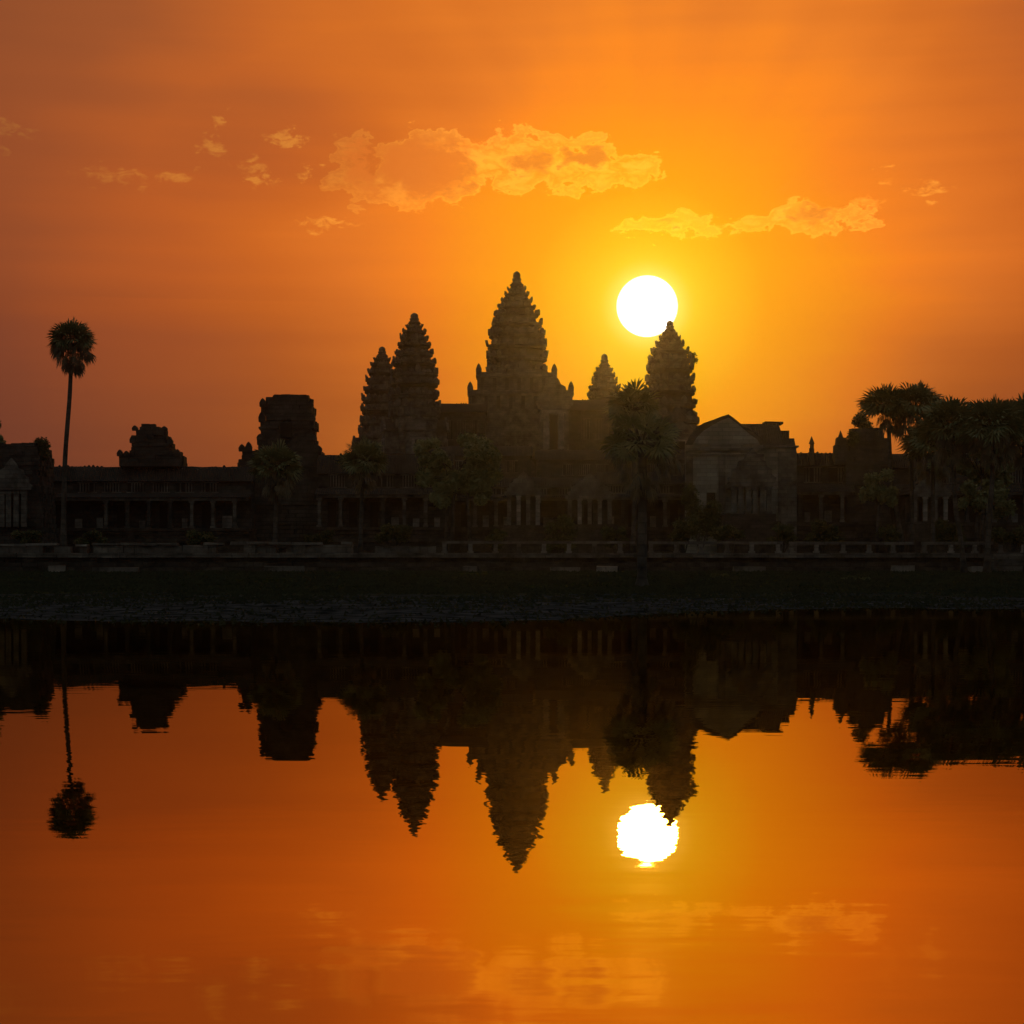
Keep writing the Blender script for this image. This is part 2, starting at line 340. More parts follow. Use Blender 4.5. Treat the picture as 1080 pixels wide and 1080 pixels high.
wm = MB(); wm.add([(-560, -60, 0), (560, -60, 0), (560, 62, 0), (-560, 62, 0)], [(0, 1, 2, 3)])
w = wm.build('pond_water', WM); w['kind'] = 'structure'

# ------------------------------------------------------------ temple towers
def plan():
    q = [(1, -.30), (1, .30), (.90, .30), (.90, .52), (.78, .52), (.78, .78), (.52, .78), (.52, .90), (.30, .90)]
    out = []
    for k in range(4):
        c, s = round(math.cos(k*math.pi/2)), round(math.sin(k*math.pi/2))
        out += [(x*c-y*s, x*s+y*c) for x, y in q]
    return out
PLAN = plan()
def ring(cx, cy, hw, z, rot, j=0.0):
    c, s = math.cos(rot), math.sin(rot)
    return [(cx+hw*(x*c-y*s)+R.uniform(-j, j), cy+hw*(x*s+y*c)+R.uniform(-j, j), z+R.uniform(-j, j)*.5) for x, y in PLAN]
def antefix(b, p, out, h, w, d):
    u = Vector((-out[1], out[0], 0)); o = Vector(out); p = Vector(p); lean = R.uniform(-.05, .25)
    prof = [(-.5, 0), (.5, 0), (.55, .45), (.3, .8), (0, 1.0), (-.3, .8), (-.55, .45)]
    f = [p+u*(a*w)+Vector((0, 0, z*h))+o*(lean*z*h) for a, z in prof]; k = [q-o*d for q in f]; n = 7
    b.add(f+k, [tuple(range(n)), tuple(range(2*n-1, n-1, -1))]+[(i, i+n, (i+1) % n+n, (i+1) % n) for i in range(n)])
def pediment_pts(cx, z, w, h):
    pts = [(-.5, 0), (.5, 0), (.53, .14), (.44, .22), (.43, .40), (.33, .48), (.30, .64), (.17, .72), (.12, .86), (0, 1.05), (-.12, .86), (-.17, .72), (-.30, .64), (-.33, .48), (-.43, .40), (-.44, .22), (-.53, .14)]
    return [(cx+a*w, z+c*h) for a, c in pts]
def rotated(b, n0, piv, rot):
    c, s = math.cos(rot), math.sin(rot)
    for i in range(n0, len(b.v)):
        x, y, z = b.v[i]; dx, dy = x-piv[0], y-piv[1]; b.v[i] = (piv[0]+dx*c-dy*s, piv[1]+dx*s+dy*c, z)
def porch(parent, cx, cy, dist, rot, w, dep, z0, zwall, hped, door_h):
    """a projecting doorway porch on one side (rot=0 looks at -Y) of a tower"""
    b = MB()
    b.box(cx-w/2, cx+w/2, cy-dist-dep, cy-dist*.3, z0, zwall, .04)
    rf = MB(); pts = [(cx-w*.55, zwall), (cx+w*.55, zwall), (cx+w*.42, zwall+hped*.4), (cx+w*.2, zwall+hped*.72), (cx, zwall+hped*.85), (cx-w*.2, zwall+hped*.72), (cx-w*.42, zwall+hped*.4)]
    rf.prism(pts, cy-dist-dep+.1, cy-dist*.3)
    p = MB(); p.prism(pediment_pts(cx, zwall-.1, w*1.15, hped), cy-dist-dep-.35, cy-dist-dep+.12)
    d = MB(); d.box(cx-w*.17, cx+w*.17, cy-dist-dep-.06, cy-dist-dep+.3, z0+.2, z0+door_h)
    fr_ = MB()
    for sx_ in (-1, 1): fr_.box(cx+sx_*w*.24-.12*w/2, cx+sx_*w*.24+.12*w/2, cy-dist-dep-.25, cy-dist-dep+.05, z0, z0+door_h+.1)
    fr_.box(cx-w*.36, cx+w*.36, cy-dist-dep-.28, cy-dist-dep+.05, z0+door_h+.1, z0+door_h+.45)
    for bb in (b, rf, p, d, fr_): rotated(bb, 0, (cx, cy), rot)
    b.build('porch', STONE, parent); rf.build('porch_roof', ROOF, parent); p.build('pediment', STONE, parent)
    dd = d.build('doorway', DARK, parent); fr_.build('door_frame', STONE_P, dd)
def tower(label, cx_px, D, prof, y_base, rot, bud, porch_h=(22, 12), cat='temple tower', group='five lotus bud towers', seed=1):
    global R
    R = random.Random(seed)
    k = D/F; cx = XX(cx_px, D); zb = ZZ(y_base, D)
    T = thing('temple_tower', label, cat, (cx, D, zb), group)
    n = len(prof); z1 = ZZ(prof[0][0], D); h0 = prof[0][1]*k
    b = MB()
    rs = []
    for a, (zz, ww) in enumerate([(0, 1.06), (.06, 1.06), (.07, 1.0), (.14, 1.0), (.15, .93), (.80, .90), (.82, .97), (.9, 1.0), (1.0, .98)]):
        rs.append(ring(cx, D, h0*ww, zb+(z1-zb)*zz, rot, .03))
    b.loft(rs); b.build('tower_shaft', STONE, T)
    for i in range(n-1):
        (ya, ha), (yb_, hb) = prof[i], prof[i+1]; za, zt = ZZ(ya, D), ZZ(yb_, D); H = zt-za; ha *= k*.915*R.uniform(.97, 1.03); hb *= k*.915*R.uniform(.97, 1.03)
        b = MB(); j = .05
        mid = (ha+hb)/2
        b.loft([ring(cx, D, ha*.98, za, rot, j), ring(cx, D, ha*1.0, za+H*.12, rot, j), ring(cx, D, mid*.90, za+H*.14, rot, j),
                ring(cx, D, hb*.90, za+H*.50, rot, j), ring(cx, D, hb*.895, za+H*.66, rot, j), ring(cx, D, hb*1.0, za+H*.74, rot, j), ring(cx, D, hb*1.03, za+H*.88, rot, j), ring(cx, D, hb*1.0, zt, rot, j)])
        t_ = b.build('tier', STONE_D if i % 2 else STONE, T)
        b = MB(); c, s = math.cos(rot), math.sin(rot)
        b.loft([ring(cx, D, ha*1.035, za+H*.015, rot, .02), ring(cx, D, ha*1.035, za+H*.10, rot, .02)])
        for px_, py_ in [(1, 0), (1, .28), (1, -.28), (.9, .5), (.9, -.5), (.79, .77), (.78, -.78), (.5, .9), (.28, 1), (0, 1), (-.28, 1), (-.5, .9), (-.78, .78), (-.9, .5), (-1, .28), (-1, 0), (-1, -.28), (-.9, -.5), (-.78, -.78), (-.5, -.9), (-.28, -1), (0, -1), (.28, -1), (.5, -.9)]:
            if R.random() < .2: continue
            q = (cx+ha*(px_*c-py_*s), D+ha*(px_*s+py_*c), za+H*.04)
            L = math.hypot(px_, py_); o = ((px_*c-py_*s)/L, (px_*s+py_*c)/L, 0)
            big_ = 1.25 if (px_ == 0 or py_ == 0) else 1.0
            antefix(b, (q[0]+o[0]*.07*ha, q[1]+o[1]*.07*ha, q[2]), o, H*R.uniform(.30, .68)*big_, ha*R.uniform(.17, .27)*big_, ha*.10)
        b.build('antefix_row', STONE, t_)
    # lotus bud crown
    ytop = bud[0]; hb = bud[1]*k; z0 = ZZ(prof[-1][0], D); z1 = ZZ(ytop, D); H = z1-z0; b = MB(); rr = []
    for tt, w_ in [(0, 1.25), (.12, 1.3), (.18, .95), (.34, 1.1), (.42, 1.12), (.48, .85), (.66, .92), (.82, .8), (.93, .5), (1.0, .14)]:
        rr.append([(cx+hb*w_*math.cos(a), D+hb*w_*math.sin(a), z0+H*tt) for a in [2*math.pi*q/12 for q in range(12)]])
    b.loft(rr); b.build('lotus_bud', STONE, T)
    ph, pp = porch_h
    for q in range(4):
        porch(T, cx, D, h0*.80, rot+q*math.pi/2, h0*1.0, h0*.42, zb, zb+ph*k, pp*k, ph*k*.62)
    return T
ROT = math.radians(12)
CENT = [(392, 32), (378.5, 31.8), (366, 31), (354, 30), (343, 27.5), (333, 24), (324.5, 20.5), (317.5, 17), (311, 13), (305.5, 10), (300, 7.4)]
tower('tallest central stone tower with stepped porches on both sides', 545, 415, CENT, 476, ROT, (286, 4.4), (44, 22), seed=1)
TL = [(431, 27), (418, 26.5), (406, 26), (395, 25), (384, 23), (374, 20.5), (365, 18), (357.5, 15.5), (350.5, 12.6), (344.5, 9.2), (340.5, 7.2)]
tower('front left tower, second tallest, with a small doorway at its foot', 437, 379, TL, 482, ROT, (330, 4.6), (26, 16), seed=2)
FL = [(458, 24), (446, 23.4), (434, 22.6), (423, 21), (412.5, 19), (403, 17), (394, 14.5), (386, 11.8), (379.5, 9), (375, 6.6)]
tower('outermost left tower, half hidden behind the front left tower', 403, 438, FL, 490, ROT, (365.5, 4.0), (18, 12), seed=3)
FR = [(446, 20.5), (436, 20), (427, 19.3), (418, 18), (410, 16.2), (402.5, 14), (396, 11.6), (390, 9), (385, 6.4)]
tower('smallest tower, between the central tower and the one under the sun', 637.5, 452, FR, 482, ROT, (373, 3.8), (18, 12), seed=4)
TR = [(440, 30), (427, 28.8), (414, 27.4), (402, 26), (390.5, 24.6), (380, 23), (371, 20.4), (363.5, 15.6), (357, 11.6), (352, 8.2), (348.5, 6.4)]
tower('right tower whose tip overlaps the sun disc', 706.5, 391, TR, 482, ROT, (338, 4.0), (22, 14), seed=5)

def rbox(b, cx, cy, hx, hy, z0, z1, rot, j=0.05, taper=0.0): b.box(cx-hx, cx+hx, cy-hy, cy+hy, z0, z1, j, rot, (cx, cy), taper)

# stepped sanctuary base that carries the five towers
R = random.Random(11)
CX, CY = XX(545, 415), 415
SB = thing('temple_pyramid', 'steep stepped stone base carrying the five towers', 'temple base', (CX, CY, TG))
zt = ZZ(478, 379)
steps = [(50, 50, TG+.0, 8), (46, 46, 8, 13.5), (41, 41, 13.5, 18.5), (38, 38, 18.5, zt-.6)]
for hx, hy, a, c in steps:
    b = MB(); rbox(b, CX+1, CY, hx, hy, a, c-.55, ROT, taper=.015); rbox(b, CX+1, CY, hx+.4, hy+.4, c-.55, c, ROT)
    b.build('platform_step', LAT, SB)
b = MB(); n0 = 0
for i in range(26):
    f = i/26; b.box(CX-3.2, CX+3.2, CY-51+13*f, CY-38, TG+(zt-TG)*f, TG+(zt-TG)*(f+1/26), .03)
rotated(b, 0, (CX, CY), ROT); b.build('stair', STONE, SB)

# stepped shoulders beside the central tower
CS = thing('tower_porch', 'stepped cross-shaped porches with corner finials round the central tower', 'temple porch', (CX, 406, zt))
for (x0, x1, yt, D, dy, nm) in ((503.5, 586, 394, 404, 3.5, 'upper_porch'), (494.5, 603.5, 412.5, 402, 3.0, 'lower_porch')):
    b = MB(); X0, X1 = XX(x0, D), XX(x1, D); Z1 = ZZ(yt, D)
    b.box(X0, X1, D-dy, D+dy, zt, Z1-1.0, .05); b.box(X0-.25, X1+.25, D-dy-.3, D+dy+.3, Z1-1.0, Z1-.4, .05); b.box(X0+.3, X1-.3, D-dy+.4, D+dy-.4, Z1-.4, Z1, .08)
    o = b.build(nm, STONE, CS)
    for X_ in (X0+.35, X1-.35):
        b = MB(); antefix(b, (X_, D-dy, Z1-.5), (0, -1, 0), 2.3, 1.15, .7); b.build('finial', STONE, o); b = MB(); antefix(b, (X_, D+dy, Z1-.5), (0, 1, 0), 2.0, 1.1, .7); b.build('finial', STONE, o)
    X_ = X0+1.1
    while X_ < X1-1:
        b = MB(); b.box(X_-.35, X_+.35, D-dy-.18, D-dy+.05, Z1-4.0, Z1-1.3, .03); b.build('false_window', STONE_D, o); X_ += 2.6

# ------------------------------------------------------------ galleries
def vault(y_in, z_in, y_out, z_out, n=6, bulge=.28):
    """curved half-vault profile from the outer eave up to the inner top"""
    pts = []
    for i in range(n+1):
        a = i/n; y = y_out+(y_in-y_out)*a; z = z_out+(z_in-z_out)*a
        pts.append((y, z+bulge*abs(z_in-z_out)*math.sin(math.pi*a)))
    return pts
def gallery(label, x0, x1, D, y_ridge, y_eave, y_low, y_floor, ground=TG, bays=2.4, seed=1, cat='temple gallery', group='roofed stone galleries', lower=True, broken=0.0, crest=True, depth=6.0):
    global R
    R = random.Random(seed)
    X0, X1 = XX(x0, D), XX(x1, D); zr, ze, zl, zf = ZZ(y_ridge, D+depth/2), ZZ(y_eave, D+2.5), ZZ(y_low, D), ZZ(y_floor, D)
    G = thing('temple_gallery', label, cat, ((X0+X1)/2, D+2, ground), group)
    b = MB(); H = zf-ground
    for (a, c, o) in ((0, .16, 1.6), (.16, .26, 1.3), (.26, .42, 1.0), (.42, .52, .75), (.52, .66, .95), (.66, .78, .7), (.78, .90, .85), (.90, 1, 1.05)):
        b.box(X0-o*.3, X1+o*.3, D-o-.3, D+depth+.6, ground+H*a, ground+H*c-.012, .012)
    b.build('plinth', LAT, G)
    yi = D+(2.4 if lower else .2)
    wl = MB(); wl.box(X0, X1, yi, yi+.6, zf, ze, .0); wl.box(X0, X1, D+depth-.5, D+depth+.1, zf, ze, 0)
    wl.box(X0, X0+.5, yi+.6, D+depth-.5, zf, ze); wl.box(X1-.5, X1, yi+.6, D+depth-.5, zf, ze)
    wall_ = wl.build('wall', STONE_D, G)
    # main vault
    b = MB(); ym = D+depth/2+ (1.2 if lower else 0)*.5
    front = vault(ym, zr, yi-.45, ze+.02, bulge=.22); back = vault(ym, zr, D+depth+.6, ze+.02, bulge=.22)
    prof = front+back[::-1][1:]
    nseg = max(2, int((X1-X0)/1.15)); rings = []
    for i in range(nseg+1):
        xx = X0-.25+(X1-X0+.5)*i/nseg; dz = -abs(R.gauss(0, .06)) - (R.uniform(.2, .7) if R.random() < broken else 0)
        rings.append([(xx, y+R.uniform(-.02, .02), z+dz*((z-ze)/(zr-ze))) for y, z in prof])
    b.loft(rings); rf = b.build('roof', ROOF, G)
    if crest:
        b = MB(); xx = X0
        while xx < X1:
            if R.random() > .6: antefix(b, (xx, ym, zr-.15), (0, -1, 0), R.uniform(.12, .34), .3, .16)
            xx += .48
        b.build('ridge_crest', STONE_D, rf)
    if lower:
        b = MB(); prof = vault(yi, zl+(ze-zl)*.42, D-.55, zl+.35, bulge=.16); prof = prof+[(yi, zl+.35)]
        b.prismx(prof, X0-.2, X1+.2); b.build('lower_roof', ROOF, G)
        b = MB(); b.box(X0, X1, D-.25, D+.25, zl, zl+.34, .0); b.build('lintel', STONE, G)
        xx = X0+.3; i = 0
        while xx < X1:
            if not (R.random() < .08):
                p = MB(); p.box(xx-.19, xx+.19, D-.19, D+.19, zf+.25, zl-.25, .035); p.box(xx-.30, xx+.30, D-.30, D+.30, zf, zf+.25, .01); p.box(xx-.30, xx+.30, D-.30, D+.30, zl-.25, zl, .01)
                p.build('pillar', STONE if R.random() < .6 else STONE_D, G)
            if xx+bays < X1:   # pale low panel or dark doorway on the wall behind
                q = MB()
                if R.random() < .62:
                    w_ = R.uniform(.6, 1.2); q.box(xx+bays/2-w_/2, xx+bays/2+w_/2, yi-.10, yi+.0, zf+.05, zf+R.uniform(.9, 1.5)); q.build('dado_panel', STONE_P, wall_)
                else:
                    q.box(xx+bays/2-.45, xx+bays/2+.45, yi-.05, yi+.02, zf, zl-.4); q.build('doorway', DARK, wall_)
            xx += bays; i += 1
        z0, z1 = zl+(ze-zl)*.46, ze-.12
    else:
        z0, z1 = zf+(ze-zf)*.3, zf+(ze-zf)*.8
    # balustered windows in the upper band
    xx = X0+1.2
    while xx < X1-2.2:
        w_ = 1.9
        if R.random() < .85:
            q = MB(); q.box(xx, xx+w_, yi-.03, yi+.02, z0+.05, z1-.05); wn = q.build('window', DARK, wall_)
            q = MB(); nb = 6
            for a in range(nb):
                if R.random() < .2: continue
                c = xx+w_*(a+.5)/nb; q.box(c-.07, c+.07, yi-.16, yi-.04, z0+.06, z1-.06, .006)
            if q.v: q.build('balusters', STONE, wn)
            q = MB(); q.box(xx-.12, xx+w_+.12, yi-.20, yi-.01, z0-.08, z0+.045); q.box(xx-.12, xx+w_+.12, yi-.20, yi-.01, z1-.045, z1+.08); q.build('window_frame', STONE, wn)
        xx += 2.75
    return G
gallery('long low colonnaded gallery at left under the ruined roof stub', 41, 262, 212, 491.5, 508, 528, 557, seed=21)
gallery('colonnaded gallery right of the flat-topped ruined tower', 334, 476, 214, 479, 500, 525, 556, seed=22)
gallery('lower gallery in the middle, behind the leafy broad tree', 476, 632, 216, 503, 514, 528, 556, seed=23, broken=.1)
gallery('dark gallery in the middle behind the lone waterside palm', 632, 738, 216, 497, 511, 527, 556, seed=24, broken=.1)
gallery('roofed gallery with two pointed finials, between pediment hall and palms', 841, 900, 216, 477, 492, 522, 551, seed=25)
gallery('gallery at right mostly screened by the clump of palms', 928, 1130, 216, 478, 494, 522, 551, seed=26, broken=.06)
gallery('second-level gallery above the middle galleries, left of the central stair', 452, 560, 302, 470, 482, 494, 506, ground=8, seed=27, lower=False, bays=3)
gallery('second-level gallery above the middle galleries, right of the central stair', 566, 735, 302, 474, 486, 496, 508, ground=8, seed=28, lower=False, bays=3)
gallery('summit gallery between the front left tower and the central tower', 461, 512, 384, 425.5, 436, 446, 476, ground=zt-.4, seed=29, lower=False, depth=7)
gallery('summit gallery between the central tower and the tower under the sun', 578, 690, 386, 421.5, 434, 446, 476, ground=zt-.4, seed=30, lower=False, depth=7)

# summit entrance pavilion with a pale door frame, right of centre
R = random.Random(31); D = 380
EP = thing('entrance_pavilion', 'summit doorway pavilion with pale door jambs right below the central tower', 'pavilion', (XX(585, D), D, zt))
b = MB(); b.box(XX(569, D), XX(600, D), D, D+5, zt-.3, ZZ(432, D), .04); b.box(XX(567, D), XX(602, D), D-.3, D+5.3, ZZ(432, D), ZZ(428, D), .05); b.build('wall', STONE, EP)
b = MB(); b.prism(pediment_pts(XX(585, D), ZZ(428, D), XX(604, D)-XX(566, D), 6.0), D-.2, D+.5); b.build('pediment', STONE, EP)
b = MB(); b.prism([(XX(568, D), ZZ(428, D)), (XX(602, D), ZZ(428, D)), (XX(585, D), ZZ(407, D))], D+.5, D+6); b.build('roof', ROOF, EP)
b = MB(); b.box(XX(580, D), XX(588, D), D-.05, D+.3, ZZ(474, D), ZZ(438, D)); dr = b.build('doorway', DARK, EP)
b = MB(); b.box(XX(573, D), XX(579, D), D-.5, D-.06, ZZ(474, D), ZZ(436, D), .03); b.box(XX(589, D), XX(595, D), D-.5, D-.06, ZZ(474, D), ZZ(436, D), .03)
b.box(XX(571, D), XX(597, D), D-.6, D-.06, ZZ(436, D), ZZ(432.5, D), .03); b.build('door_frame', STONE_P, dr)

# ------------------------------------------------------------ ruined superstructures
def ruin(name, label, D, prof, cat, seed, depth=5.0, matr=STONE_D, gap=.35):
    """rough coursed mass: prof = [(y_px_bottom, y_px_top, x0, x1)] from the ground up, one course pile each"""
    global R
    R = random.Random(seed); cx = XX((prof[0][2]+prof[0][3])/2, D)
    T = thing(name, label, cat, (cx, D, ZZ(prof[0][0], D)))
    for (yb, yt, x0, x1) in prof:
        b = MB(); z0, z1 = ZZ(yb, D), ZZ(yt, D); X0, X1 = XX(x0, D), XX(x1, D); rows = max(1, round((z1-z0)/.55))
        w = X1-X0; dd = min(depth, w*.9)
        b.box(X0+.25, X1-.25, D+.22, D+dd-.22, z0, z1-.1, .04)
        for r in range(rows):
            a, c = z0+(z1-z0)*r/rows, z0+(z1-z0)*(r+1)/rows; x = X0+R.uniform(-.12, .15); inset = R.uniform(0, .22)
            while x < X1-.15:
                L = min(R.uniform(.55, 1.25), X1-x+R.uniform(-.1, .12))
                if R.random() > .05: b.box(x, x+L-.02, D+inset-R.uniform(0, .12), D+.9, a+.006, c-.006+R.uniform(-.02, .02), .025)
                if R.random() > .05: b.box(x, x+L-.02, D+dd-.9, D+dd-inset*.5, a+.006, c-.006, .025)
                x += L
            for e in (X0, X1):
                y = D+.9
                while y < D+dd-.9:
                    L = min(R.uniform(.6, 1.2), D+dd-.9-y); s_ = R.uniform(-.12, .18)
                    b.box(min(e, e+(-.5 if e == X1 else .5))-(s_ if e == X0 else 0), max(e, e+(-.5 if e == X1 else .5))+(s_ if e == X1 else 0), y, y+L-.02, a+.006, c-.006, .02); y += L
        b.build('masonry_course', matr, T)
    return T
t1 = ruin('ruined_tower', 'small ruined roof stub with a rounded broken top on the left gallery', 214, [
    (492, 480, 124.5, 190), (480, 475, 137, 186), (475, 467, 139, 179), (467, 459, 138.5, 176), (459, 453, 143, 173), (453, 450, 146, 168), (450, 447, 150, 163)], 'ruined tower', 41)
b = MB(); R = random.Random(42)
for px_, py_ in ((126, 481), (133, 481), (187, 481), (139.5, 467), (179, 468), (142, 454), (173, 454)):
    b = MB(); antefix(b, tuple(P(px_, py_, 213.9)), (0, -1, 0), R.uniform(.5, .9), .6, .6); b.build('antefix', STONE_D, t1)
t2 = ruin('ruined_tower', 'flat-topped ruined tower standing behind a palm, left of centre', 217, [
    (588, 492, 250, 342), (492, 484, 251, 339), (484, 475, 255, 337), (475, 463, 272, 331), (463, 452, 274.5, 329), (452, 450, 272, 331), (450, 443, 273.5, 330.5),
    (443, 438, 279, 327), (438, 435, 277, 328), (435, 427.5, 274.5, 328.5), (427.5, 418.5, 280, 326), (418.5, 416, 288, 324)], 'ruined tower', 43, depth=7)
b = MB(); R = random.Random(44)
for px_, py_ in ((255, 476), (262, 476), (274, 464), (330, 464), (336, 476), (276, 445), (329, 444), (277, 429), (327, 429), (302, 452), (290, 452), (315, 452), (333, 476)):
    b = MB(); antefix(b, tuple(P(px_, py_, 216.8)), (0, -1, 0), R.uniform(.6, 1.2), .7, .6); b.build('antefix', STONE_D, t2)
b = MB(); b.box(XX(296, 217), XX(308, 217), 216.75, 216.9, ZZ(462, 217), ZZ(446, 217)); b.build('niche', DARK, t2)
ruin('ruined_tower', 'square ruined block with a bush on its flat top, left of the palm clump', 217, [
    (588, 476, 892, 940), (476, 462, 896, 938), (462, 451, 900, 932)], 'ruined tower', 45, depth=6)
t4 = ruin('gate_pavilion', 'stone gate pavilion cut by the left edge with pale pilasters', 200, [
    (588, 556, -40, 46), (556, 520, -36, 42), (520, 512, -38, 43), (512, 480, -34, 41), (480, 471, -32, 40), (471, 467, -34, 37)], 'pavilion', 46, depth=8)
for x in (4, 11, 19, 27):
    b = MB(); b.box(XX(x, 200)-.28, XX(x, 200)+.28, 199.2, 199.6, ZZ(556, 200), ZZ(521, 200), .02); b.box(XX(x, 200)-.36, XX(x, 200)+.36, 199.1, 199.62, ZZ(521, 200), ZZ(518, 200), .02); b.build('pilaster', STONE, t4)
b = MB(); b.prism(pediment_pts(XX(14, 200), ZZ(517, 200), XX(34, 200)-XX(-8, 200), 3.2), 199.0, 199.5); b.build('pediment', STONE, t4)

# finial things on the right gallery
for (px_, w_, y0, y1, lab) in ((856, 5, 479, 468, 'slender pointed stone finial next to the pediment hall'), (886.5, 14, 479, 462, 'stout stone finial block with a spike, beside the bush-topped ruin')):
    D = 218; T = thing('roof_finial', lab, 'finial', tuple(P(px_, y0, D)), 'finials on the right gallery')
    b = MB(); w2 = w_*D/F/2; z0, z1 = ZZ(y0, D), ZZ(y1, D)
    b.box(XX(px_, D)-w2, XX(px_, D)+w2, D-w2, D+w2, z0-1.2, z0+(z1-z0)*.55, .04); b.box(XX(px_, D)-w2*.7, XX(px_, D)+w2*.75, D-w2*.7, D+w2*.7, z0+(z1-z0)*.55, z1, .05); b.build('finial_base', STONE_D, T)
    b = MB(); b.box(XX(px_, D)-.3, XX(px_, D)+.3, D-.3, D+.3, z1-.02, z1+.85, .0, taper=.9); b.build('spike', STONE_D, T)

# ------------------------------------------------------------ pediment hall right of centre
R = random.Random(51); D = 214
HL = thing('pediment_hall', 'tall stone hall with a big gabled pediment and columned porch, right of centre', 'temple hall', (XX(790, D), D, TG))
b = MB()
b.box(XX(738, D), XX(840, D), D, D+9, TG, ZZ(472, D), .03); b.build('wall', PLAIN, HL)
b = MB()
b.box(XX(736.5, D), XX(842, D), D-.35, D+9.3, ZZ(472, D), ZZ(470, D), .02); b.build('cornice', STONE, HL)
b = MB(); z_e = ZZ(470, D)
b.prismx(vault(D+4, ZZ(447, D+4), D-.2, z_e, bulge=.16)+[(D+5, ZZ(447, D+4))]+vault(D+5, ZZ(447, D+4), D+9, z_e, bulge=.16)[::-1][1:], XX(768, D), XX(826, D)); 
b.prismx([(D+1, z_e), (D+2, ZZ(461, D)), (D+6, ZZ(461, D)), (D+8, z_e)], XX(826, D), XX(840.5, D))
b.box(XX(826, D), XX(836, D), D+2.6, D+5.4, ZZ(461, D), ZZ(452.5, D), .03); b.build('roof', ROOF, HL)
b = MB(); b.box(XX(806, D+4), XX(825.5, D+4), D+3.4, D+5.6, ZZ(447.5, D+4), ZZ(445, D+4), .03); b.build('roof_ridge', ROOF, HL)
b = MB(); pts = [(722, 470), (804, 470), (801, 463), (793, 457), (786, 452), (779, 447), (773, 442), (767, 437.8), (760, 440), (751, 443.5), (741, 447), (733, 452), (727, 460)]
b.prism([(XX(a, D), ZZ(c, D)) for a, c in pts], D-1.2, D-.4); gb = b.build('gable_roof_edge', STONE_D, HL)
b = MB(); pts = [(729, 470), (800, 470), (797, 464.5), (789, 459), (782, 453), (775, 447), (767, 441.5), (758, 445), (749, 450), (741, 455), (734, 462)]
b.prism([(XX(a, D), ZZ(c, D)) for a, c in pts], D-1.45, D-1.2); b.build('pediment', PLAIN, HL)
b = MB(); b.box(XX(722, D), XX(803, D), D-1.3, D-.35, TG, ZZ(470, D), .03); b.build('front_wall', PLAIN, HL)
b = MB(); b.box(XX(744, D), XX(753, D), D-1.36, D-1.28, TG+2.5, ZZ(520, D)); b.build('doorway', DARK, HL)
b = MB()
for y_, t_, o_ in ((474, 2.2, 1.62), (480, 1.2, 1.5), (541, 2.0, 1.55), (546, 2.5, 1.7)): b.box(XX(721, D), XX(804, D), D-o_, D-1.31, ZZ(y_+t_, D), ZZ(y_, D), .02)
b.build('moulding', STONE, HL)
for x in (726, 760, 800):
    b = MB(); b.box(XX(x, D)-.38, XX(x, D)+.38, D-1.5, D-1.31, ZZ(540.8, D), ZZ(481.5, D), .02); b.build('pilaster', STONE, HL)
# porch in front
D2 = 207
b = MB(); b.box(XX(766, D2), XX(818, D2), D2-.5, D-1.35, TG, ZZ(542, D2), .03); b.box(XX(762, D2), XX(822, D2), D2-1.2, D-1.36, TG, ZZ(550, D2), .03); b.build('porch_plinth', LAT, HL)
for x in (774, 781, 789, 796, 804, 811):
    c = XX(x, D2); b = MB(); b.box(c-.25, c+.25, D2-.2, D2+.3, ZZ(542, D2)+.3, ZZ(514, D2)-.3, .012); b.box(c-.34, c+.34, D2-.3, D2+.4, ZZ(542, D2), ZZ(542, D2)+.3, .01); b.box(c-.34, c+.34, D2-.3, D2+.4, ZZ(514, D2)-.3, ZZ(514, D2), .01); b.build('column', STONE, HL)
b = MB(); b.box(XX(771, D2), XX(815, D2), D2-.35, D-1.4, ZZ(514, D2), ZZ(509, D2), .02); b.build('lintel', STONE, HL)
b = MB(); b.prism(pediment_pts(XX(793, D2), ZZ(509, D2), 5.0, 3.6), D2-.3, D2+.3); b.build('porch_pediment', STONE, HL)
b = MB(); b.prism([(XX(772, D2), ZZ(509, D2)), (XX(814, D2), ZZ(509, D2)), (XX(803, D2), ZZ(492, D2)), (XX(793, D2), ZZ(482, D2)), (XX(783, D2), ZZ(492, D2))], D2+.3, D-1.45); b.build('porch_roof', ROOF, HL)
b = MB(); b.box(XX(813.5, D), XX(820.5, D), D-.12, D+.1, ZZ(516, D), ZZ(499, D)); b.build('window', STONE_P, HL)
for x, w_ in ((826, 1.2), (836, .9)):
    b = MB(); b.box(XX(x, D)-w_/2, XX(x, D)+w_/2, D-.14, D+.1, TG, ZZ(476, D), .02); b.build('pilaster', STONE, HL)

